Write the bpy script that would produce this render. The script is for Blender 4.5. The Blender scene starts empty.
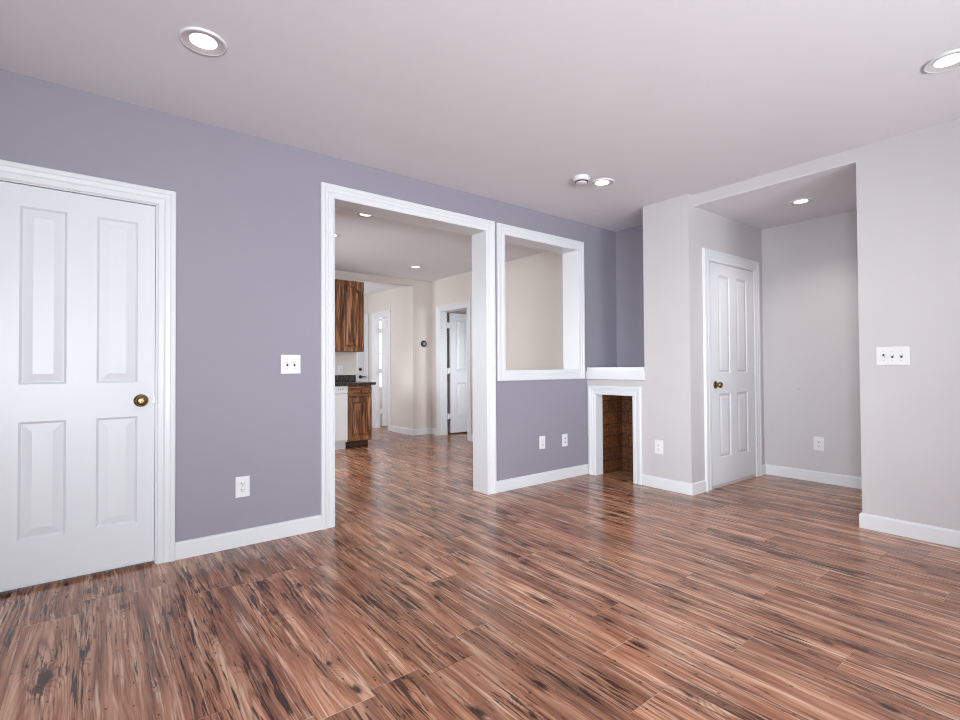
import bpy, math, random
from mathutils import Vector, Matrix
random.seed(4)
PI = math.pi
scene = bpy.context.scene
C = scene.collection

# ------------------------------------------------------------------ camera
CAM_H = 1.1
F_PX, PITCH, ROLL, YAW = 494.95, 0.0154, -0.0061, 0.6636
fw = Vector((math.cos(PITCH)*math.sin(YAW), math.cos(PITCH)*math.cos(YAW), math.sin(PITCH)))
r0 = Vector((math.cos(YAW), -math.sin(YAW), 0)); u0 = r0.cross(fw)
cr, sr = math.cos(ROLL), math.sin(ROLL)
rt = cr*r0 + sr*u0; up = -sr*r0 + cr*u0
cam_data = bpy.data.cameras.new('camera'); cam_data.sensor_width = 36; cam_data.sensor_fit = 'HORIZONTAL'
cam_data.lens = F_PX/960*36; cam_data.clip_start = 0.05
cam = bpy.data.objects.new('camera', cam_data); C.objects.link(cam)
M = Matrix.Identity(4)
for i in range(3):
    M[i][0] = rt[i]; M[i][1] = up[i]; M[i][2] = -fw[i]
M[0][3], M[1][3], M[2][3] = 0, 0, CAM_H
cam.matrix_world = M
scene.camera = cam

# ------------------------------------------------------------------ world, light, exposure
world = bpy.data.worlds.new('world'); scene.world = world
world.use_nodes = True
wn = world.node_tree.nodes; wl = world.node_tree.links
bg = wn['Background']; bg.inputs[0].default_value = (0.75, 0.85, 1, 1); bg.inputs[1].default_value = 0.6

def area(name, loc, target, sx, sy, power, col=(1, 1, 1), spread=180):
    l = bpy.data.lights.new(name, 'AREA'); l.shape = 'RECTANGLE'; l.size = sx; l.size_y = sy
    l.energy = power; l.color = col; l.spread = math.radians(spread)
    o = bpy.data.objects.new(name, l); C.objects.link(o); o.location = loc
    d = Vector(target) - Vector(loc)
    o.rotation_euler = d.to_track_quat('-Z', 'Y').to_euler()
    return o
DAY = (0.94, 1.0, 1.03)
# daylight coming through the windows behind the camera, then a ceiling fill and unseen lamps beyond
area('window_light', (1.9, -2.80, 1.50), (3.4, 3.0, 0.6), 1.6, 1.5, 20, DAY, 66)
area('window_light', (-0.9, -2.80, 1.50), (1.9, 3.36, 0.55), 1.6, 1.5, 72, DAY, 72)
area('window_light', (-3.40, -0.50, 1.50), (4.8, 2.6, 0.8), 2.0, 1.5, 49, DAY, 42)
area('ceiling_fill_light', (0.8, -2.75, 0.75), (1.5, -0.2, 2.9), 4.2, 0.4, 320, DAY, 110)  # added upward fill to brighten the ceiling, standing in for ground bounce
area('kitchen_fill_light', (0.20, 5.6, 1.5), (4.4, 5.6, 0.9), 1.3, 1.2, 70, DAY, 110)  # added kitchen light, set behind an invented window out of view
area('hall_side_light', (1.95, 7.9, 1.5), (4.2, 8.0, 1.2), 1.0, 1.4, 42, DAY, 170)  # unseen area light at the opening in the hall's left wall
area('study_light', (5.9, 7.5, 1.5), (4.4, 8.6, 1.1), 0.9, 1.4, 42, DAY, 140)
area('door_fill_light', (5.6, 3.7, 1.3), (5.0, 6.8, 1.0), 1.0, 1.2, 16, DAY, 60)  # added fill aimed at the open door slab; this room has no window
scene.view_settings.view_transform = 'Standard'
scene.view_settings.look = 'None'
scene.view_settings.gamma = 1
scene.view_settings.use_curve_mapping = False
scene.view_settings.exposure = -0.64
scene.cycles.diffuse_bounces = 6
scene.cycles.max_bounces = 10
scene.cycles.denoising_prefilter = 'NONE'
scene.cycles.filter_width = 1.1

# ------------------------------------------------------------------ materials
def srgb(r, g, b):
    f = lambda c: (c/255/12.92) if c/255 <= 0.04045 else ((c/255+0.055)/1.055)**2.4
    return (f(r), f(g), f(b), 1)

def newmat(name):
    m = bpy.data.materials.new(name); m.use_nodes = True
    nt = m.node_tree; b = nt.nodes['Principled BSDF']
    return m, nt, b

def paint(name, col, rough=0.5, var=0.03, bump=0.02, scale=60, spec=0.4):
    m, nt, b = newmat(name); N, L = nt.nodes, nt.links
    tc = N.new('ShaderNodeTexCoord'); nz = N.new('ShaderNodeTexNoise'); nz.inputs['Scale'].default_value = 3.0
    nz.inputs['Detail'].default_value = 4
    L.new(tc.outputs['Object'], nz.inputs['Vector'])
    mix = N.new('ShaderNodeMix'); mix.data_type = 'RGBA'
    mix.inputs[6].default_value = tuple(c*(1-var) for c in col[:3])+(1,)
    mix.inputs[7].default_value = tuple(min(1, c*(1+var)) for c in col[:3])+(1,)
    L.new(nz.outputs[0], mix.inputs[0]); L.new(mix.outputs[2], b.inputs['Base Color'])
    b.inputs['Roughness'].default_value = rough; b.inputs['Specular IOR Level'].default_value = spec
    if bump:
        n2 = N.new('ShaderNodeTexNoise'); n2.inputs['Scale'].default_value = scale*4
        L.new(tc.outputs['Object'], n2.inputs['Vector'])
        bp = N.new('ShaderNodeBump'); bp.inputs['Strength'].default_value = bump; bp.inputs['Distance'].default_value = 0.002
        L.new(n2.outputs[0], bp.inputs['Height']); L.new(bp.outputs[0], b.inputs['Normal'])
    return m

def metal(name, col, rough=0.25):
    m = paint(name, col, rough, 0.08, 0, 60, 0.5)
    m.node_tree.nodes['Principled BSDF'].inputs['Metallic'].default_value = 1
    return m

def emit(name, col, strength):
    m, nt, b = newmat(name)
    b.inputs['Base Color'].default_value = col
    b.inputs['Emission Color'].default_value = col; b.inputs['Emission Strength'].default_value = strength
    return m

def floor_mat():
    m, nt, b = newmat('laminate'); N, L = nt.nodes, nt.links
    def math_(op, a, b_=None, c=None):
        n = N.new('ShaderNodeMath'); n.operation = op
        for i, v in enumerate((a, b_, c)):
            if v is None: continue
            if isinstance(v, (int, float)): n.inputs[i].default_value = v
            else: L.new(v, n.inputs[i])
        return n.outputs[0]
    def comb(x, y, z):
        n = N.new('ShaderNodeCombineXYZ')
        for i, v in enumerate((x, y, z)):
            if isinstance(v, (int, float)): n.inputs[i].default_value = v
            else: L.new(v, n.inputs[i])
        return n.outputs[0]
    def noise(vec, detail=4, rough=0.55, dist=0.0):
        n = N.new('ShaderNodeTexNoise'); n.inputs['Scale'].default_value = 1
        n.inputs['Detail'].default_value = detail; n.inputs['Roughness'].default_value = rough
        n.inputs['Distortion'].default_value = dist
        L.new(vec, n.inputs['Vector']); return n.outputs[0]
    def ramp(fac, stops, interp='LINEAR'):
        n = N.new('ShaderNodeValToRGB'); cr = n.color_ramp; cr.interpolation = interp
        while len(cr.elements) > 1: cr.elements.remove(cr.elements[-1])
        cr.elements[0].position, cr.elements[0].color = stops[0]
        for p, c in stops[1:]:
            e = cr.elements.new(p); e.color = c
        L.new(fac, n.inputs[0]); return n.outputs[0]
    def mixc(fac, a, b_, mode='MIX'):
        n = N.new('ShaderNodeMix'); n.data_type = 'RGBA'; n.blend_type = mode
        for i, v in ((0, fac), (6, a), (7, b_)):
            if isinstance(v, (int, float)): n.inputs[i].default_value = v
            elif isinstance(v, tuple): n.inputs[i].default_value = v
            else: L.new(v, n.inputs[i])
        return n.outputs[2]
    tc = N.new('ShaderNodeTexCoord'); sep = N.new('ShaderNodeSeparateXYZ'); L.new(tc.outputs['Object'], sep.inputs[0])
    x, y = sep.outputs[0], sep.outputs[1]
    W, LEN = 0.197, 1.21
    u = math_('DIVIDE', math_('ADD', x, 0.035+19.7), W); row = math_('FLOOR', u); fu = math_('FRACT', u)
    wr = N.new('ShaderNodeTexWhiteNoise'); wr.noise_dimensions = '1D'; L.new(row, wr.inputs['W'])
    v = math_('ADD', math_('DIVIDE', y, LEN), math_('MULTIPLY', wr.outputs[0], 7.3)); idx = math_('FLOOR', v); fv = math_('FRACT', v)
    wp = N.new('ShaderNodeTexWhiteNoise'); wp.noise_dimensions = '2D'; L.new(comb(row, idx, 0), wp.inputs['Vector'])
    sc = N.new('ShaderNodeSeparateColor'); L.new(wp.outputs['Color'], sc.inputs[0]); r1, r2, r3 = sc.outputs
    ox = math_('ADD', x, math_('MULTIPLY', r1, 31.0)); oy = math_('ADD', y, math_('MULTIPLY', r2, 47.0))
    # slow wobble of the grain across the board
    wob = noise(comb(math_('MULTIPLY', ox, 5.0), math_('MULTIPLY', oy, 1.2), r3), 3, 0.5)
    wob2 = noise(comb(math_('MULTIPLY', ox, 24.0), math_('MULTIPLY', oy, 9.0), r3), 3, 0.6)
    # knots
    vor = N.new('ShaderNodeTexVoronoi'); vor.inputs['Scale'].default_value = 1; vor.feature = 'F1'; vor.voronoi_dimensions = '2D'
    L.new(comb(math_('ADD', math_('MULTIPLY', ox, 7.0), math_('MULTIPLY', wob, 0.5)), math_('ADD', math_('MULTIPLY', oy, 2.9), math_('MULTIPLY', wob2, 0.10)), 0), vor.inputs['Vector'])
    kd = math_('ADD', vor.outputs['Distance'], math_('MULTIPLY', math_('SUBTRACT', wob2, 0.5), 0.30))
    ksc = N.new('ShaderNodeSeparateColor'); L.new(vor.outputs['Color'], ksc.inputs[0])
    kon = math_('GREATER_THAN', ksc.outputs[0], 0.52)
    ksz = math_('ADD', 0.05, math_('MULTIPLY', ksc.outputs[1], 0.10))
    def fall(r): return math_('MAXIMUM', math_('SUBTRACT', 1.0, math_('DIVIDE', kd, r)), 0.0)
    knot = math_('MULTIPLY', kon, fall(ksz))
    halo = math_('MULTIPLY', kon, math_('POWER', fall(0.40), 1.4))
    # growth rings: cathedral arcs on some boards, straight grain on others, both bending round the knots
    xl = math_('SUBTRACT', fu, math_('ADD', 0.30, math_('MULTIPLY', r2, 0.4)))
    bend = math_('ADD', math_('MULTIPLY', wob, 15.0), math_('MULTIPLY', halo, 26.0))
    ph1 = math_('ADD', math_('ADD', math_('MULTIPLY', oy, 26.0), math_('MULTIPLY', math_('MULTIPLY', xl, xl), 190.0)), bend)
    ph2 = math_('ADD', math_('MULTIPLY', xl, 74.0), math_('MULTIPLY', bend, 1.3))
    sel = math_('GREATER_THAN', r1, 0.42)
    ph = math_('ADD', math_('MULTIPLY', ph1, sel), math_('MULTIPLY', ph2, math_('SUBTRACT', 1.0, sel)))
    rings = math_('POWER', math_('MULTIPLY', math_('ADD', math_('SINE', ph), 1.0), 0.5), 3.2)
    fib = noise(comb(math_('MULTIPLY', ox, 150.0), math_('MULTIPLY', oy, 5.5), r3), 3, 0.6)
    band = noise(comb(math_('ADD', math_('MULTIPLY', ox, 26.0), math_('MULTIPLY', wob, 2.5)), math_('MULTIPLY', oy, 1.0), r3), 4, 0.6)
    patch = noise(comb(math_('MULTIPLY', ox, 9.0), math_('MULTIPLY', oy, 1.7), math_('ADD', r3, 8.0)), 2, 0.5)
    crack = noise(comb(math_('ADD', math_('MULTIPLY', ox, 96.0), math_('MULTIPLY', wob, 5.0)), math_('MULTIPLY', oy, 4.6), math_('ADD', r3, 4.0)), 3, 0.6)
    crack = math_('ADD', crack, math_('ADD', math_('MULTIPLY', math_('SUBTRACT', patch, 0.5), 0.55), math_('MULTIPLY', halo, 0.10)))
    pale = noise(comb(math_('ADD', math_('MULTIPLY', ox, 60.0), math_('MULTIPLY', wob, 4.0)), math_('MULTIPLY', oy, 2.2), math_('ADD', r3, 14.0)), 3, 0.6)
    K0, K1 = (0, 0, 0, 1), (1, 1, 1, 1)
    base = ramp(band, [(0.28, srgb(74, 42, 30)), (0.42, srgb(136, 84, 61)), (0.54, srgb(172, 116, 88)), (0.70, srgb(220, 174, 146))])
    base = mixc(math_('MULTIPLY', ramp(pale, [(0.55, K0), (0.67, K1)]), 0.65), base, srgb(236, 204, 180))
    base = mixc(math_('MULTIPLY', math_('MULTIPLY', rings, ramp(patch, [(0.30, (.25, .25, .25, 1)), (0.62, K1)])), 0.62), base, srgb(78, 40, 28))
    base = mixc(math_('MULTIPLY', ramp(fib, [(0.38, K0), (0.70, K1)]), 0.22), base, srgb(222, 178, 150))
    base = mixc(math_('MULTIPLY', ramp(fib, [(0.30, K1), (0.48, K0)]), 0.30), base, srgb(88, 48, 34))
    base = mixc(math_('MULTIPLY', ramp(crack, [(0.595, K0), (0.65, K1)]), 0.88), base, srgb(44, 22, 15))
    base = mixc(math_('MULTIPLY', halo, 0.45), base, srgb(96, 50, 32))
    base = mixc(math_('MULTIPLY', ramp(knot, [(0.05, K0), (0.8, K1)]), 0.92), base, srgb(44, 22, 14))
    # dark worm specks
    sp = N.new('ShaderNodeTexVoronoi'); sp.voronoi_dimensions = '2D'; sp.inputs['Scale'].default_value = 1
    L.new(comb(math_('MULTIPLY', ox, 26.0), math_('MULTIPLY', oy, 13.0), 0), sp.inputs['Vector'])
    ssc = N.new('ShaderNodeSeparateColor'); L.new(sp.outputs['Color'], ssc.inputs[0])
    speck = math_('MULTIPLY', math_('LESS_THAN', sp.outputs['Distance'], 0.085), math_('GREATER_THAN', ssc.outputs[0], 0.78))
    base = mixc(math_('MULTIPLY', speck, 0.8), base, srgb(48, 28, 24))
    # plank to plank tone
    tone = math_('ADD', 0.80, math_('MULTIPLY', r3, 0.36))
    tn = comb(tone, math_('ADD', math_('MULTIPLY', tone, 0.97), 0.02), math_('ADD', math_('MULTIPLY', tone, 0.94), 0.03))
    base = mixc(1.0, base, tn, 'MULTIPLY')
    # joints
    e1 = math_('MINIMUM', fu, math_('SUBTRACT', 1.0, fu)); e2 = math_('MINIMUM', fv, math_('SUBTRACT', 1.0, fv))
    j1 = math_('LESS_THAN', e1, 0.006); j2 = math_('LESS_THAN', e2, 0.0012)
    base = mixc(math_('MULTIPLY', j1, 0.5), base, srgb(72, 44, 36))
    base = mixc(math_('MULTIPLY', j2, 0.7), base, mixc(math_('GREATER_THAN', r1, 0.5), srgb(70, 40, 32), srgb(214, 180, 160)))
    L.new(base, b.inputs['Base Color'])
    rg = math_('ADD', 0.15, math_('MULTIPLY', patch, 0.14)); L.new(rg, b.inputs['Roughness'])
    b.inputs['Specular IOR Level'].default_value = 0.42
    bp = N.new('ShaderNodeBump'); bp.inputs['Strength'].default_value = 0.12; bp.inputs['Distance'].default_value = 0.002
    hgt = math_('SUBTRACT', 1.0, math_('MAXIMUM', j1, j2))
    L.new(hgt, bp.inputs['Height']); L.new(bp.outputs[0], b.inputs['Normal'])
    return m

def wood_mat(name, dark, mid, light, axis=2, rough=0.35):
    m, nt, b = newmat(name); N, L = nt.nodes, nt.links
    tc = N.new('ShaderNodeTexCoord'); mp = N.new('ShaderNodeMapping')
    s = [34, 34, 34]; s[axis] = 2.2
    mp.inputs['Scale'].default_value = s; L.new(tc.outputs['Object'], mp.inputs['Vector'])
    n = N.new('ShaderNodeTexNoise'); n.inputs['Scale'].default_value = 1; n.inputs['Detail'].default_value = 5; n.inputs['Distortion'].default_value = 1.2
    L.new(mp.outputs[0], n.inputs['Vector'])
    r = N.new('ShaderNodeValToRGB'); r.color_ramp.elements[0].position = 0.33; r.color_ramp.elements[0].color = dark
    r.color_ramp.elements[1].position = 0.68; r.color_ramp.elements[1].color = light
    e = r.color_ramp.elements.new(0.5); e.color = mid
    L.new(n.outputs[0], r.inputs[0]); L.new(r.outputs[0], b.inputs['Base Color'])
    b.inputs['Roughness'].default_value = rough
    return m

def granite_mat():
    m, nt, b = newmat('granite'); N, L = nt.nodes, nt.links
    tc = N.new('ShaderNodeTexCoord'); n = N.new('ShaderNodeTexNoise'); n.inputs['Scale'].default_value = 90; n.inputs['Detail'].default_value = 6
    n.inputs['Roughness'].default_value = 0.75
    L.new(tc.outputs['Object'], n.inputs['Vector'])
    r = N.new('ShaderNodeValToRGB'); r.color_ramp.elements[0].position = 0.48; r.color_ramp.elements[0].color = srgb(14, 15, 17)
    r.color_ramp.elements[1].position = 0.72; r.color_ramp.elements[1].color = srgb(130, 128, 124)
    L.new(n.outputs[0], r.inputs[0]); L.new(r.outputs[0], b.inputs['Base Color'])
    b.inputs['Roughness'].default_value = 0.18
    return m

def brick_mat():
    m, nt, b = newmat('firebox_brick'); N, L = nt.nodes, nt.links
    tc = N.new('ShaderNodeTexCoord'); sep = N.new('ShaderNodeSeparateXYZ'); L.new(tc.outputs['Object'], sep.inputs[0])
    ad = N.new('ShaderNodeMath'); ad.operation = 'ADD'; L.new(sep.outputs[0], ad.inputs[0]); L.new(sep.outputs[1], ad.inputs[1])
    cb = N.new('ShaderNodeCombineXYZ'); L.new(ad.outputs[0], cb.inputs[0]); L.new(sep.outputs[2], cb.inputs[1])
    br = N.new('ShaderNodeTexBrick'); br.inputs['Scale'].default_value = 1; br.inputs['Brick Width'].default_value = 0.30; br.inputs['Row Height'].default_value = 0.125
    br.inputs['Mortar Size'].default_value = 0.004; br.inputs['Color1'].default_value = srgb(100, 60, 32); br.inputs['Color2'].default_value = srgb(78, 46, 26)
    br.inputs['Mortar'].default_value = srgb(30, 18, 12); L.new(cb.outputs[0], br.inputs['Vector'])
    n = N.new('ShaderNodeTexNoise'); n.inputs['Scale'].default_value = 45; n.inputs['Detail'].default_value = 6; n.inputs['Roughness'].default_value = 0.7
    L.new(tc.outputs['Object'], n.inputs['Vector'])
    r = N.new('ShaderNodeValToRGB'); r.color_ramp.elements[0].position = 0.38; r.color_ramp.elements[0].color = (0.30, 0.26, 0.2, 1)
    r.color_ramp.elements[1].position = 0.66; r.color_ramp.elements[1].color = (1.9, 1.75, 1.5, 1)
    L.new(n.outputs[0], r.inputs[0])
    mx = N.new('ShaderNodeMix'); mx.data_type = 'RGBA'; mx.blend_type = 'MULTIPLY'; mx.inputs[0].default_value = 1
    L.new(br.outputs[0], mx.inputs[6]); L.new(r.outputs[0], mx.inputs[7]); L.new(mx.outputs[2], b.inputs['Base Color'])
    bp = N.new('ShaderNodeBump'); bp.inputs['Strength'].default_value = 0.6; bp.inputs['Distance'].default_value = 0.01
    L.new(n.outputs[0], bp.inputs['Height']); L.new(bp.outputs[0], b.inputs['Normal'])
    b.inputs['Roughness'].default_value = 0.6
    return m

MAT = dict(
    purple=paint('purple_paint', srgb(138, 134, 146), 0.55),
    grey=paint('grey_paint', srgb(186, 182, 184), 0.55),
    beige=paint('beige_paint', srgb(204, 195, 189), 0.55),
    ceiling=paint('ceiling_paint', srgb(222, 221, 226), 0.7),
    trim=paint('white_trim', srgb(209, 210, 214), 0.3, 0.01, 0),
    door=paint('white_door', srgb(206, 207, 212), 0.35, 0.01, 0.01),
    plastic=paint('white_plastic', srgb(214, 214, 216), 0.3, 0.01, 0),
    dim=paint('dark_slot', srgb(40, 40, 42), 0.6, 0.02, 0),
    brass=metal('antique_brass', srgb(140, 114, 78), 0.24),
    darkmetal=metal('dark_bronze', srgb(70, 60, 50), 0.3),
    nickel=metal('satin_nickel', srgb(170, 168, 165), 0.3),
    floor=floor_mat(), granite=granite_mat(), brick=brick_mat(),
    oak=wood_mat('oak_upright', srgb(44, 27, 18), srgb(110, 70, 46), srgb(176, 122, 84), 2),
    oakh=wood_mat('oak_level', srgb(44, 27, 18), srgb(110, 70, 46), srgb(176, 122, 84), 0),
    oakdark=wood_mat('oak_toe', srgb(34, 20, 14), srgb(62, 38, 26), srgb(84, 54, 36), 0),
    daylight=emit('daylit_pane', (.95, .98, 1, 1), 3.0),
    lens=emit('lamp_lens', (1, 0.97, 0.93, 1), 5),
    dialgrey=paint('dial_grey', srgb(125, 122, 120), 0.5, 0.02, 0),
    baffle=paint('lamp_baffle', srgb(196, 190, 190), 0.5, 0.01, 0),
)

# ------------------------------------------------------------------ mesh helpers
class MB:
    def __init__(s): s.v = []; s.f = []
    def box(s, x0, x1, y0, y1, z0, z1):
        i = len(s.v)
        s.v += [(x, y, z) for x in (x0, x1) for y in (y0, y1) for z in (z0, z1)]
        s.f += [tuple(i+k for k in q) for q in ((0, 1, 3, 2), (4, 6, 7, 5), (0, 4, 5, 1), (2, 3, 7, 6), (0, 2, 6, 4), (1, 5, 7, 3))]
        return s
    def lathe(s, prof, n=32, axis='y', c=(0, 0, 0), capped=True):
        """prof: list of (radius, height along axis); the axis points to -Y ('y') or -Z ('z')"""
        i = len(s.v)
        for (r, h) in prof:
            for k in range(n):
                a = 2*PI*k/n
                if axis == 'y': s.v.append((c[0]+r*math.cos(a), c[1]-h, c[2]+r*math.sin(a)))
                elif axis == 'z': s.v.append((c[0]+r*math.cos(a), c[1]+r*math.sin(a), c[2]-h))
                else: s.v.append((c[0]+h, c[1]+r*math.cos(a), c[2]+r*math.sin(a)))
        for j in range(len(prof)-1):
            for k in range(n):
                k2 = (k+1) % n
                s.f.append((i+j*n+k, i+j*n+k2, i+(j+1)*n+k2, i+(j+1)*n+k))
        if capped:
            s.f.append(tuple(i+k for k in range(n))); s.f.append(tuple(i+(len(prof)-1)*n+k for k in reversed(range(n))))
        return s
    def sweep(s, path, prof, place, closed=False):
        """path in a plane, prof = closed polygon of (offset to the left of the path, height); place(p, q, h) -> xyz"""
        n = len(path); ms = []
        for k in range(n):
            def nrm(a, b):
                d = Vector((b[0]-a[0], b[1]-a[1])); d.normalize(); return Vector((-d.y, d.x))
            if closed or 0 < k < n-1:
                n1 = nrm(path[k-1], path[k]); n2 = nrm(path[k], path[(k+1) % n])
                ms.append((n1+n2)/(1+n1.dot(n2)))
            elif k == 0: ms.append(nrm(path[0], path[1]))
            else: ms.append(nrm(path[-2], path[-1]))
        i = len(s.v); m = len(prof)
        for p, mv in zip(path, ms):
            for (o, h) in prof: s.v.append(place(p[0]+mv.x*o, p[1]+mv.y*o, h))
        for k in range(n if closed else n-1):
            k2 = (k+1) % n
            for j in range(m):
                j2 = (j+1) % m
                s.f.append((i+k*m+j, i+k*m+j2, i+k2*m+j2, i+k2*m+j))
        if not closed:
            s.f.append(tuple(i+j for j in range(m))); s.f.append(tuple(i+(n-1)*m+j for j in reversed(range(m))))
        return s
    def build(s, name, mat, parent=None, bevel=0, smooth=False, loc=None, rotz=None):
        me = bpy.data.meshes.new(name); me.from_pydata(s.v, [], s.f); me.materials.append(MAT[mat] if isinstance(mat, str) else mat)
        import bmesh
        bm = bmesh.new(); bm.from_mesh(me); bmesh.ops.recalc_face_normals(bm, faces=bm.faces); bm.to_mesh(me); bm.free()
        o = bpy.data.objects.new(name, me); C.objects.link(o)
        if parent: o.parent = parent
        if loc: o.location = loc
        if rotz is not None: o.rotation_euler = (0, 0, rotz)
        if bevel:
            b = o.modifiers.new('bevel', 'BEVEL'); b.width = bevel; b.segments = 2; b.limit_method = 'ANGLE'; b.angle_limit = math.radians(40)
        if smooth:
            me.polygons.foreach_set('use_smooth', [True]*len(me.polygons)); me.set_sharp_from_angle(angle=math.radians(42))
        return o

def struct(o): o['kind'] = 'structure'; return o
def tag(o, label, cat, group=None):
    o['label'] = label; o['category'] = cat
    if group: o['group'] = group
    return o
def empty(name, loc, rotz=0):
    o = bpy.data.objects.new(name, None); C.objects.link(o); o.location = loc; o.rotation_euler = (0, 0, rotz)
    o.empty_display_size = 0.1
    return o
BOX = lambda *a: MB().box(*a)

# ------------------------------------------------------------------ dimensions (metres)
CZ = 2.59; KZ = 2.55; AZ = 2.4956; HZ = 2.49
AY = 3.361; AYB = 3.546               # wall between living room and kitchen
X1 = 4.036; XN = 4.54                 # pillar face, niche back
PY0, PY1 = 2.234, 2.682               # pillar
AL = 2.203                            # alcove wall with the door
X2 = 5.402; X3 = 4.113; RY = 1.064    # alcove back, right wall, its corner
SK = (PY0-AL)/(X2-X1)                # the alcove door wall runs a touch out of square
KX = 4.47; KXB = 4.60                 # kitchen right wall
KY = 7.05; KYB = 7.17                 # kitchen end wall
HX = 4.12; HY = 8.704                 # hall wall and hall end
BX, BY = -3.2, -2.6                   # hidden walls behind the camera
SX = 6.6

# ------------------------------------------------------------------ shell
struct(BOX(BX-.3, SX+.1, BY-.3, 9.0, -0.06, 0).build('floor', 'floor'))
struct(BOX(BX-.15, X3, BY-.15, AYB, CZ, CZ+.12).box(X3, XN+.1, AL+.001, AYB, CZ, CZ+.12).build('ceiling', 'ceiling'))
struct(BOX(X3+.002, X2+.1, RY-.1, AL+.05, AZ, AZ+.2).build('ceiling_alcove', 'ceiling'))
struct(BOX(0.1, SX, AYB, KY+.02, KZ, KZ+.1).build('ceiling_kitchen', 'ceiling'))
struct(BOX(2.0, SX, KY+.02, HY+.1, HZ, HZ+.1).build('ceiling_hall', 'ceiling'))

# wall between the rooms: purple on the living side, beige on the kitchen side
D0, D1, DT = -0.395, 0.288, 2.045
O0, O1, OT = 1.327, 2.698, 2.297
W0, W1, WB, WT = 2.910, 3.897, 1.070, 2.297
def wall_left(y0, y1):
    b = MB()
    b.box(BX-.15, D0, y0, y1, 0, CZ); b.box(D0, D1, y0, y1, DT, CZ); b.box(D1, O0, y0, y1, 0, CZ)
    b.box(O0, O1, y0, y1, OT, CZ); b.box(O1, W0, y0, y1, 0, CZ)
    b.box(W0, W1, y0, y1, 0, WB); b.box(W0, W1, y0, y1, WT, CZ)
    b.box(W1, XN+.06, y0, y1, 0, CZ)
    return b
struct(wall_left(AY, AY+.03).build('wall_left', 'purple'))
struct(wall_left(AY+.03, AYB).box(XN+.06, SX, AY+.03, AYB, 0, KZ+.1).build('wall_kitchen_near', 'beige'))
# niche above the mantel
struct(BOX(XN, XN+.06, PY1-.05, AY, 1.0, CZ).build('wall_niche', 'purple'))
# pillar with the chimney breast under the mantel and the alcove side wall
FY0, FY1, FT = 2.805, 3.250, 0.825
FC = 4.135
p = MB()
def prism(b, poly, z0, z1):
    k = len(b.v); n = len(poly)
    b.v += [(x, y, z0) for x, y in poly] + [(x, y, z1) for x, y in poly]
    b.f += [tuple(k+e for e in reversed(range(n))), tuple(k+n+e for e in range(n))] + [(k+e, k+(e+1) % n, k+n+(e+1) % n, k+n+e) for e in range(n)]
onSkew = lambda d: (lambda x: PY0-(x-X1)*SK-d)
prism(p, [(X1, PY0), (X2+.1, onSkew(0)(X2+.1)), (X2+.1, 2.30), (XN+.05, 2.30), (XN+.05, PY1), (X1, PY1)], 0, CZ)
p.box(X1, FC, PY1, FY0, 0, 0.972); p.box(X1, FC, FY1, AY, 0, 0.972); p.box(X1, FC, FY0, FY1, FT, 0.972)
struct(p.build('wall_pillar', 'grey'))
f = MB()
f.box(FC, XN, FY1+.004, AY, 0, 0.972); f.box(4.475, XN, PY1, FY1+.004, 0, 0.972); f.box(FC, 4.475, PY1, PY1+.05, 0, 0.972)
f.box(FC, 4.475, PY1+.05, FY1+.004, 0.86, 0.972)
struct(f.build('wall_firebox', 'brick'))
# alcove and right wall
w = MB(); w.box(X2, X2+.1, RY-.1, AL, 0, AZ)
struct(w.build('wall_alcove', 'grey'))
struct(BOX(X3, X3+.06, RY, PY0, AZ+.004, CZ).build('wall_header', 'grey'))
struct(BOX(X3, X2, BY-.15, RY, 0, CZ).build('wall_right', 'grey'))
# hidden walls with windows behind the camera
def holed(x0, x1, holes, zt):
    b = []; cur = x0
    for (a, c, z0, z1) in holes:
        b += [(cur, a, 0, zt), (a, c, 0, z0), (a, c, z1, zt)]; cur = c
    b.append((cur, x1, 0, zt)); return b
m = MB()
for (a, c, z0, z1) in holed(BX-.15, X3, [(-1.65, -0.15, 0.7, 2.2), (1.15, 2.65, 0.7, 2.2)], CZ): m.box(a, c, BY-.15, BY, z0, z1)
struct(m.build('wall_rear', 'grey'))
m = MB()
for (a, c, z0, z1) in holed(BY, AY, [(-1.5, 0.5, 0.7, 2.2)], CZ): m.box(BX-.15, BX, a, c, z0, z1)
struct(m.build('wall_street', 'grey'))
# kitchen walls
m = MB()
KD0, KD1, KDT = 6.005, 6.785, 2.035
m.box(KX, KXB, AYB, KD0, 0, KZ); m.box(KX, KXB, KD0, KD1, KDT, KZ); m.box(KX, KXB, KD1, KY, 0, KZ)
struct(m.build('wall_kitchen_right', 'beige'))
m = MB()
KWX = 3.139
m.box(0.1, KWX, KY, KYB, 0, KZ); m.box(KWX, HX, KY, KYB, 2.452, KZ); m.box(HX, SX, KY, KYB, 0, KZ)
struct(m.build('wall_kitchen_end', 'beige'))
m = MB()
for (a, c, z0, z1) in holed(AYB, KY, [(4.9, 6.3, 0.95, 2.1)], KZ): m.box(0.25, 0.37, a, c, z0, z1)
struct(m.build('wall_kitchen_far', 'beige'))
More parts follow.
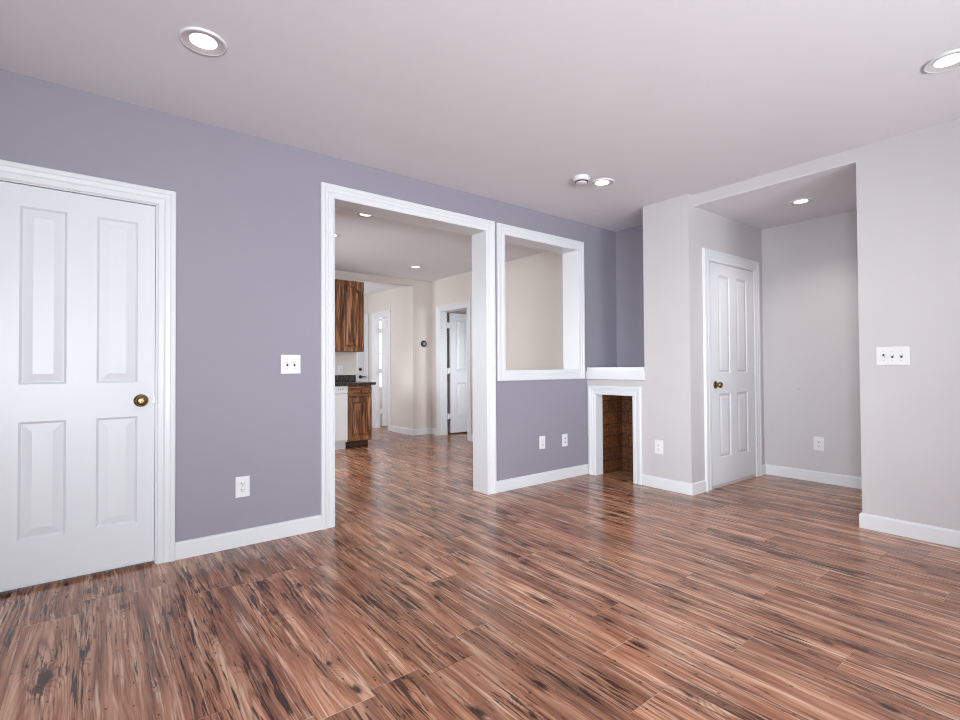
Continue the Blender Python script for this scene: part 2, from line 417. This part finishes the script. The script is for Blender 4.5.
# hall walls
HD0, HD1, HDT = 7.893, 8.432, 2.042
m = MB()
m.box(HX, HX+.085, KYB, HD0, 0, HZ); m.box(HX, HX+.085, HD0, HD1, HDT, HZ); m.box(HX, HX+.085, HD1, HY, 0, HZ)
struct(m.build('wall_hall_right', 'beige'))
struct(BOX(1.9, 4.28, HY, HY+.1, 0, HZ).box(5.1, SX, HY, HY+.1, 0, HZ).box(4.28, 5.1, HY, HY+.1, 0, .72).box(4.28, 5.1, HY, HY+.1, 2.05, HZ).build('wall_hall_end', 'beige'))
struct(BOX(1.9, 2.0, KYB, HY, 0, 0.8).box(1.9, 2.0, KYB, HY, 2.2, HZ).box(1.9, 2.0, KYB, 7.4, .8, 2.2).box(1.9, 2.0, 8.4, HY, .8, 2.2).build('wall_hall_left', 'beige'))
struct(BOX(SX, SX+.1, 2.2, HY+.1, 0, KZ+.1).build('wall_outer', 'beige'))

# window frames in the hidden walls
def window(name, x0, x1, z0, z1, loc, rz):
    b = MB(); t = 0.05; xm = (x0+x1)/2; zm = (z0+z1)/2
    b.box(x0, x0+t, 0, .06, z0, z1).box(x1-t, x1, 0, .06, z0, z1).box(x0+t, x1-t, 0, .06, z0, z0+t).box(x0+t, x1-t, 0, .06, z1-t, z1)
    b.box(x0+t, x1-t, .01, .05, zm-.02, zm+.02)
    struct(b.build(name, 'trim', loc=loc, rotz=rz, bevel=0.003))
window('window_1', -.75, .75, .7, 2.2, (1.9, BY-.06, 0), PI)
window('window_2', -.75, .75, .7, 2.2, (-.9, BY-.06, 0), PI)
window('window_3', -1.0, 1.0, .7, 2.2, (BX-.06, -.50, 0), PI/2)
window('added_window_4', -.70, .70, .95, 2.1, (.31, 5.6, 0), PI/2)  # invented kitchen window out of view, added as an opening for the fill

wf = struct(BOX(4.28, 4.295, HY+.03, HY+.07, .72, 2.05).box(5.06, 5.1, HY+.03, HY+.07, .72, 2.05).box(4.295, 5.06, HY+.03, HY+.07, .72, .75).box(4.295, 5.06, HY+.03, HY+.07, 2.01, 2.05).box(4.295, 5.06, HY+.03, HY+.07, 1.37, 1.40).build('window_5', 'trim'))
BOX(4.295, 5.06, HY+.048, HY+.052, .75, 2.01).build('pane', 'daylight', wf)

# ------------------------------------------------------------------ trim
CAS = [(0, 0), (0, .009), (.006, .013), (.030, .014), (.034, .011), (.040, .015), (.060, .017), (.066, .021), (.086, .021), (.090, .017), (.090, 0)]
def casing(w): k = w/.090; return [(a*k, h) for a, h in CAS]
onA = lambda y: (lambda p, q, h: (p, y-h, q))          # wall facing -Y
onX = lambda x: (lambda p, q, h: (x-h, -p, q))         # wall facing -X, p = -y
def doorcase(name, a, b, top, w, place):
    return struct(MB().sweep([(a, 0), (a, top), (b, top), (b, 0)], casing(w), place).build(name, 'trim'))
doorcase('trim_1', D0, D1, DT, .090, onA(AY))
doorcase('trim_2', O0, O1, OT, .093, onA(AY))
struct(MB().sweep([(W0, WB), (W0, WT), (W1, WT), (W1, WB)], casing(.090), onA(AY), True).build('trim_3', 'trim'))
# liners of the wide opening (white jambs) and of the pass-through
struct(BOX(O0, O0+.004, AY-.012, AYB+.01, 0, OT).box(O1-.004, O1, AY-.012, AYB+.01, 0, OT).box(O0+.004, O1-.004, AY-.012, AYB+.01, OT-.003, OT+.002).build('trim_4', 'trim'))
struct(BOX(W0, W0+.004, AY-.009, AYB+.01, WB, WT).box(W1-.004, W1, AY-.009, AYB+.01, WB, WT).box(W0, W1, AY-.009, AYB+.01, WB, WB+.006).box(W0+.004, W1-.004, AY-.009, AYB+.01, WT-.003, WT+.002).build('trim_5', 'trim'))
# firebox surround with deep white jambs
SW = .087
doorcase('trim_6', -FY1, -FY0, FT, SW, onX(X1))
struct(BOX(X1-.009, FC, FY1-.004, FY1+.003, 0, FT).box(X1-.009, FC, FY0-.002, FY0+.005, 0, FT).box(X1-.009, FC, FY0, FY1, FT-.004, FT+.002).build('trim_7', 'trim'))
# alcove door
A0, A1, AT = 4.352, 5.200, 2.048
doorcase('trim_8', A0, A1, AT, .102, lambda p, q, h: (p, onSkew(h)(p), q))
# kitchen and hall door casings with their jamb liners
doorcase('trim_9', -KD1, -KD0, KDT, .078, onX(KX))
struct(BOX(KX-.01, KXB, KD1-.02, KD1, 0, KDT).box(KX-.01, KXB, KD0, KD0+.02, 0, KDT).box(KX-.01, KXB, KD0+.02, KD1-.02, KDT-.02, KDT).build('trim_10', 'trim'))
doorcase('trim_11', -HD1, -HD0, HDT, .095, onX(HX))
struct(BOX(HX-.01, HX+.085, HD1-.02, HD1, 0, HDT).box(HX-.01, HX+.085, HD0, HD0+.02, 0, HDT).box(HX-.01, HX+.085, HD0+.02, HD1-.02, HDT-.02, HDT).build('trim_12', 'trim'))
doorcase('trim_13', 3.140, 4.022, 2.04, .09, onA(HY))

BB = [(0, 0), (.014, 0), (.014, .088), (.010, .096), (.004, .100), (0, .100)]
flat = lambda p, q, h: (p, q, h)
def baseboard(name, path):      # path runs with the room on its left
    return struct(MB().sweep(path, BB, flat).build(name, 'trim'))
baseboard('baseboard_left', [(O0-.093, AY), (D1+.09, AY)])
baseboard('baseboard_passthrough', [(X1-.002, AY), (O1+.093, AY)])
baseboard('baseboard_pillar', [(A0-.102, onSkew(0)(A0-.102)), (X1, PY0), (X1, FY0-SW)])
baseboard('baseboard_alcove', [(X2, RY+.02), (X2, AL), (A1+.102, onSkew(0)(A1+.102))])
baseboard('baseboard_right', [(X3, BY+.02), (X3, RY), (X2-.02, RY)][::1])
baseboard('baseboard_kitchen_right', [(KX, AYB+.02), (KX, KD0-.078)])
baseboard('baseboard_kitchen_end', [(KX, KD1+.078), (KX, KY), (HX, KY), (HX, HD0-.095)])

# ------------------------------------------------------------------ panel doors
def door_mb(x0, x1, z0, z1, cols, rows, th=.035, slope=.038, both=False):
    """front at y=0 facing -Y; raised panels in the cells cols x rows"""
    b = MB()
    xs = sorted([x0, x1]+[c for q in cols for c in q]); zs = sorted([z0, z1]+[c for q in rows for c in q])
    rings = [(0, 0), (.005, .004), (.011, .009), (.014, .009), (.014+slope, .002)]
    def face(yf, sg):
        for i in range(len(xs)-1):
            for j in range(len(zs)-1):
                xa, xb, za, zb = xs[i], xs[i+1], zs[j], zs[j+1]
                k = len(b.v)
                if (xa, xb) in cols and (za, zb) in rows:
                    for (ins, d) in rings:
                        b.v.extend([(xa+ins, yf+sg*d, za+ins), (xb-ins, yf+sg*d, za+ins), (xb-ins, yf+sg*d, zb-ins), (xa+ins, yf+sg*d, zb-ins)])
                    for q in range(len(rings)-1):
                        for e in range(4):
                            e2 = (e+1) % 4; b.f.append((k+4*q+e, k+4*q+e2, k+4*q+4+e2, k+4*q+4+e))
                    q = k+4*(len(rings)-1); b.f.append((q, q+1, q+2, q+3))
                else:
                    b.v.extend([(xa, yf, za), (xb, yf, za), (xb, yf, zb), (xa, yf, zb)]); b.f.append((k, k+1, k+2, k+3))
    face(0, 1)
    if both: face(th, -1)
    k = len(b.v)
    b.v.extend([(x0, 0, z0), (x1, 0, z0), (x1, 0, z1), (x0, 0, z1), (x0, th, z0), (x1, th, z0), (x1, th, z1), (x0, th, z1)])
    for e in range(4):
        e2 = (e+1) % 4; b.f.append((k+e, k+e2, k+4+e2, k+4+e))
    if not both: b.f.append((k+4, k+5, k+6, k+7))
    return b
def weld(o):
    w = o.modifiers.new('weld', 'WELD'); w.merge_threshold = 0.0003; return o
def knob(parent, x, z, s=1.0, mat='brass', y=0):
    r = MB().lathe([(.0, 0), (.034*s, 0), (.035*s, .004*s), (.031*s, .009*s), (.016*s, .012*s), (.0, .012*s)], 32, 'y', (x, y, z), False).build('rosette', mat, parent, smooth=True)
    MB().lathe([(.0, .010*s), (.011*s, .010*s), (.010*s, .026*s), (.014*s, .031*s), (.024*s, .036*s), (.028*s, .044*s), (.027*s, .054*s), (.020*s, .061*s), (.013*s, .062*s), (.011*s, .060*s), (.0, .0605*s)], 32, 'y', (x, y, z), False).build('doorknob', mat, parent, smooth=True)
    return r
def hinge(parent, x, z, y=0):
    MB().lathe([(0, -.048), (.006, -.048), (.006, .048), (0, .048)], 12, 'z', (x, y-.005, z), False).build('hinge', 'trim', parent, smooth=True)

d = struct(weld(door_mb(-.385, .278, .022, 2.035, [(-.293, -.109), (.015, .197)], [(.250, .840), (1.029, 1.928)]).build('door_1', 'door', loc=(0, AY+.006, 0))))
knob(d, .213, .927)
MB().box(.272, .2785, -.001, .004, .912, .945).build('latch_plate', 'nickel', d)
struct(BOX(D0-.01, D0+.008, AY, AY+.10, 0, DT).box(D1-.008, D1, AY, AY+.10, 0, DT).box(D0+.008, D1-.008, AY, AY+.10, DT-.006, DT).box(D0, D1, AY+.06, AY+.12, 0, DT).build('trim_14', 'trim'))

d = struct(weld(door_mb(A0+.010-X1, A1-.010-X1, .030, AT-.012, [(4.500-X1, 4.711-X1), (4.835-X1, 5.043-X1)], [(.265, .852), (1.037, 1.938)]).build('door_2', 'door', loc=(X1, PY0-.007, 0), rotz=-math.atan(SK))))
knob(d, 4.432-X1, .932)
for z in (.26, 1.06, 1.80): hinge(d, A1-.006-X1, z)

# open doors to the side rooms: hinged at the far jamb, swung away into the room
def open_door(name, hinge_at, ang, w, h, cols, rows, kn):
    root = struct(weld(door_mb(0, w, .025, h, cols, rows, both=True).build(name, 'door', loc=hinge_at, rotz=ang)))
    for z in (.3, 1.05, 1.8):
        MB().box(-.052, .02, .002, .030, z-.045, z+.045).lathe([(0, -.045), (.007, -.045), (.007, .045), (0, .045)], 10, 'z', (-.022, -.002, z), False).build('hinge', 'plastic', root)
    knob(root, w-.065, .93, 1.0, 'brass')
    return root
open_door('door_3', (KXB+.052, KD1-.045, 0), math.radians(-3), .74, 2.005, [(.12, .32), (.42, .62)], [(.26, .85), (1.04, 1.90)], 1)
open_door('door_4', (HX+.128, HD1-.052, 0), math.radians(-2), .50, 2.01, [(.10, .22), (.28, .40)], [(.26, .85), (1.04, 1.90)], 1)
# back door at the end of the hall
d = struct(weld(door_mb(3.148, 4.014, .02, 2.03, [(3.27, 3.54), (3.62, 3.89)], [(.26, .85), (1.04, 1.90)], th=.012).build('door_5', 'door', loc=(0, HY-.014, 0))))
MB().lathe([(0, 0), (.030, 0), (.030, .008), (.024, .014), (0, .014)], 24, 'y', (3.945, 0, 1.082), False).build('deadbolt', 'darkmetal', d, smooth=True)
MB().lathe([(0, 0), (.032, 0), (.032, .008), (.012, .012), (.011, .04), (0, .04)], 24, 'y', (3.945, 0, .940), False).box(3.935, 4.045, -.052, -.036, .930, .950).build('lever_handle', 'darkmetal', d, smooth=True)

# ------------------------------------------------------------------ mantel
mt = empty('mantel_shelf', (X1, 3.02, 1.0))
tag(mt, 'white mantel ledge across the shallow purple niche above the brick firebox', 'shelf')
BOX(-.012, XN-X1-.004, PY1-3.02+.004, AY-3.02-.004, .058, .096).build('shelf_board', 'trim', mt, bevel=.004)
BOX(-.026, .0, PY1-3.02-.006, AY-3.02-.004, -.026, .060).build('apron', 'trim', mt, bevel=.004)

# ------------------------------------------------------------------ wall plates
def plate(root, w, h): return BOX(-w/2, w/2, -.006, 0, -h/2, h/2).build('cover_plate', 'plastic', root, bevel=.0035)
def receptacle(root, z):
    r = MB().box(-.017, .017, -.0085, -.004, z-.0145, z+.0145).build('receptacle', 'plastic', root, bevel=.003)
    MB().box(-.0085, -.0055, -.0092, -.008, z-.001, z+.008).box(.0055, .0085, -.0092, -.008, z, z+.007).lathe([(0, .008), (.003, .008), (.003, .0092), (0, .0092)], 12, 'y', (0, 0, z-.0075), False).build('slots', 'dim', r)
def outlet(loc, rz, label, w=.080, h=.124, group=None):
    o = empty('wall_outlet', loc, rz); tag(o, label, 'outlet'); plate(o, w, h)
    receptacle(o, .0205); receptacle(o, -.0205)
    MB().lathe([(0, .005), (.003, .005), (.003, .0068), (0, .0068)], 12, 'y', (0, 0, 0), False).build('screw', 'nickel', o)
    return o
RX = -PI/2
outlet((.739, AY, .366), 0, 'white duplex outlet low on the purple wall below the double light switch', .082, .128)
outlet((3.372, AY, .384), 0, 'white duplex outlet under the pass-through, the one farther from the firebox', .078, .122)
o = empty('jack_plate', (3.686, AY, .377)); tag(o, 'white jack plate with two dark holes, nearest the firebox surround on the purple wall', 'wall plate')
plate(o, .078, .122)
for z in (.018, -.020):
    j = MB().lathe([(0, .005), (.011, .005), (.011, .009), (.0, .009)], 16, 'y', (0, 0, z), False).build('jack', 'plastic', o)
    MB().lathe([(0, .008), (.0068, .008), (.0068, .0098), (.0, .0098)], 16, 'y', (0, 0, z), False).build('hole', 'dim', j)
outlet((X1, 2.540, .373), RX, 'white duplex outlet low on the grey pillar between firebox and alcove', .084, .126)
outlet((X2, 1.722, .362), RX, 'white duplex outlet low on the grey back wall of the alcove', .086, .130)
outlet((2.885, KY, 1.085), 0, 'small white outlet above the dark granite backsplash in the kitchen', .075, .118)

def switch(loc, rz, label, w, h, n, ups):
    o = empty('light_switch', loc, rz); tag(o, label, 'light switch'); plate(o, w, h)
    for k in range(n):
        x = (k-(n-1)/2)*.046
        MB().box(x-.0055, x+.0055, -.0072, -.005, -.0125, .0125).build('switch_slot', 'dim', o)
        a = .006 if ups[k] else -.006
        t = MB(); t.box(x-.0042, x+.0042, -.017, -.005, a-.006, a+.006); t.build('toggle', 'plastic', o, bevel=.0015)
        for z in (-.030, .030):
            MB().lathe([(0, .005), (.0026, .005), (.0026, .0068), (0, .0068)], 10, 'y', (x, 0, z), False).build('screw', 'nickel', o)
    return o
switch((.935+.098, AY, 1.130), 0, 'double white toggle switch plate on the purple wall left of the wide opening', .128, .126, 2, (1, 1))
switch((X3, .886, 1.160), RX, 'triple white toggle switch plate on the grey wall right of the alcove', .172, .120, 3, (0, 1, 1))
cp = MB().lathe([(0, 0), (.016, 0), (.017, .002), (.013, .004), (0, .005)], 20, 'y', (0, 0, 0), False).build('blank_cover', 'grey', loc=(X2, 1.885, .883), rotz=RX, smooth=True)
tag(cp, 'tiny round grey cap halfway up the alcove back wall, above its outlet', 'cover')

# ------------------------------------------------------------------ thermostat
th = empty('thermostat', (4.325, KY, 1.502)); tag(th, 'small round dark thermostat with grey centre on the far beige wall', 'thermostat')
MB().lathe([(0, 0), (.055, 0), (.055, .012), (.050, .020), (.040, .022), (0, .022)], 32, 'y', (0, 0, 0), False).build('base_ring', 'dim', th, smooth=True)
MB().lathe([(0, .02), (.030, .02), (.028, .032), (0, .034)], 32, 'y', (0, 0, 0), False).build('dial', 'dialgrey', th, smooth=True)

# ------------------------------------------------------------------ ceiling lights and smoke detector
def can(x, y, z, label, s=1.0, watts=9, col=(1, .95, .91)):
    o = empty('recessed_light', (x, y, z)); tag(o, label, 'ceiling light', 'recessed ceiling lights')
    MB().lathe([(.086*s, 0), (.097*s, 0), (.097*s, .004), (.094*s, .009), (.089*s, .010), (.086*s, .008), (.086*s, 0)], 48, 'z', (0, 0, 0), False).build('trim_ring', 'trim', o, smooth=True)
    MB().lathe([(.056*s, .0012), (.0665*s, .004), (.087*s, .0085)], 48, 'z', (0, 0, 0), False).build('baffle', 'baffle', o, smooth=True)
    MB().lathe([(0, .0025), (.045*s, .0025), (.057*s, .001)], 48, 'z', (0, 0, 0), False).build('lens', 'lens', o, smooth=True)
    l = bpy.data.lights.new('lamp', 'SPOT'); l.energy = watts; l.color = col; l.spot_size = math.radians(128); l.spot_blend = .9
    l.shadow_soft_size = .05; q = bpy.data.objects.new('lamp', l); C.objects.link(q); q.parent = o; q.location = (0, 0, -.03)
# each lamp shines downward out of its recess
can(.388, 2.522, CZ, 'lit recessed light in the ceiling above the white door, nearest the purple wall')
can(3.237, 2.522, CZ, 'lit recessed light in the ceiling right beside the smoke detector', watts=5)
can(3.295, .470, CZ, 'lit recessed light in the living room ceiling over the triple switch, cut by the frame')
can(4.734, 1.613, AZ, 'lit recessed light in the lower ceiling of the alcove', .92, 46)
can(2.018, 4.310, KZ, 'lit recessed kitchen light just behind the top of the wide opening', watts=20)
can(3.646, 6.150, KZ, 'lit recessed kitchen light farthest back, near the thermostat wall', watts=20)
can(2.035, 5.215, KZ, 'lit recessed kitchen light half hidden by the left edge of the wide opening', watts=20)

sd = empty('smoke_detector', (3.018, 2.552, CZ)); tag(sd, 'white round smoke detector on the ceiling beside a recessed light', 'smoke detector')
MB().lathe([(0, 0), (.064, 0), (.066, .006), (.064, .028), (.056, .034), (0, .034)], 40, 'z', (0, 0, 0), False).build('base', 'trim', sd, smooth=True)
MB().lathe([(0, .033), (.052, .033), (.050, .041), (0, .041)], 40, 'z', (0, 0, 0), False).build('vent_gap', 'dim', sd, smooth=True)
MB().lathe([(0, .041), (.046, .041), (.044, .050), (.030, .057), (0, .059)], 40, 'z', (0, 0, 0), False).build('cap', 'baffle', sd, smooth=True)

# ------------------------------------------------------------------ kitchen cabinets
def raised(x0, x1, z0, z1, arch=0.0, th=.02, fr=.052, n=24):
    """cabinet door, front at y=0 facing -Y; frame and raised panel, optional cathedral arch at the top"""
    b = MB()
    def loop(ins, d, rise):
        pts = []
        xa, xb, za, zb = x0+ins, x1-ins, z0+ins, z1-ins
        pts += [(xa, za), (xb, za)]
        for k in range(n+1):
            t = k/n; xx = xb+(xa-xb)*t
            s_ = abs(2*t-1); c = max(0.0, 1-(s_/.72)**2)**0.5 if s_ < .72 else 0
            pts.append((xx, zb-arch*rise*(1-c)))
        return [(q[0], d, q[1]) for q in pts]
    ls = [loop(0, 0, 0), loop(fr, 0, 1), loop(fr+.004, .017, 1), loop(fr+.018, .017, 1), loop(fr+.040, .002, 1)]
    k0 = len(b.v); m = n+3
    for l in ls: b.v += l
    for q in range(len(ls)-1):
        for e in range(m):
            e2 = (e+1) % m; b.f.append((k0+q*m+e, k0+q*m+e2, k0+(q+1)*m+e2, k0+(q+1)*m+e))
    b.f.append(tuple(k0+(len(ls)-1)*m+e for e in range(m)))
    k = len(b.v)
    b.v += [(x0, 0, z0), (x1, 0, z0), (x1, 0, z1), (x0, 0, z1), (x0, th, z0), (x1, th, z0), (x1, th, z1), (x0, th, z1)]
    for e in range(4):
        e2 = (e+1) % 4; b.f.append((k+e, k+e2, k+4+e2, k+4+e))
    b.f.append((k+4, k+5, k+6, k+7))
    return b
def small_knob(parent, x, z, mat='darkmetal'):
    MB().lathe([(0, 0), (.008, 0), (.006, .010), (.015, .016), (.016, .021), (.010, .026), (0, .027)], 20, 'y', (x, 0, z), False).build('knob', mat, parent, smooth=True)

bc = empty('base_cabinet', (2.92, 6.43, 0)); tag(bc, 'brown oak base cabinet with drawer and raised panel door under granite counter', 'cabinet')
BOX(-.176, .172, .012, .60, .10, .866).build('body', 'oak', bc, bevel=.002)
BOX(-.176, .150, .085, .60, 0, .10).build('toe_kick', 'oakdark', bc)
dr = raised(-.168, .164, .718, .848, 0, .02, .020).build('drawer', 'oakh', bc); dr.location = (0, -.010, 0)
small_knob(dr, 0, .783)
dd = raised(-.168, .164, .116, .690, 0, .02, .050).build('door', 'oak', bc); dd.location = (0, -.010, 0)

dw = empty('dishwasher', (2.436, 6.43, 0)); tag(dw, 'white dishwasher beside the oak base cabinet, seen at the opening edge', 'dishwasher')
BOX(-.298, .298, .012, .58, .10, .862).build('body', 'plastic', dw)
BOX(-.296, .296, -.012, .012, .125, .752).build('door', 'plastic', dw, bevel=.006)
pn = BOX(-.296, .296, -.014, .012, .760, .860).build('control_panel', 'plastic', dw, bevel=.006)
for x in (.10, .16, .19, .225): BOX(x-.006, x+.006, -.0165, -.0135, .815, .827).build('button', 'dim', pn)
BOX(-.296, .298, .075, .10, 0, .098).build('toe_panel', 'plastic', dw)

ct = empty('countertop', (2.0, 6.72, .868)); tag(ct, 'dark speckled granite countertop over the oak cabinet and dishwasher', 'countertop')
BOX(.134, 1.141, -.325, .328, 0, .037).build('counter_slab', 'granite', ct, bevel=.006)
BOX(.134, 1.118, .306, .328, .037, .133).build('backsplash', 'granite', ct, bevel=.003)

uc = empty('wall_cabinet', (2.76, 6.72, 1.342)); tag(uc, 'brown oak wall cabinet with cathedral arched doors above the counter', 'cabinet')
BOX(-.352, .352, .012, .328, 0, 1.018).build('body', 'oak', uc, bevel=.002)
for s_, x0, x1 in ((0, -.346, -.006), (1, .006, .346)):
    dd = raised(x0, x1, .006, 1.012, .085, .02, .052).build('door', 'oak', uc); dd.location = (0, -.010, 0)
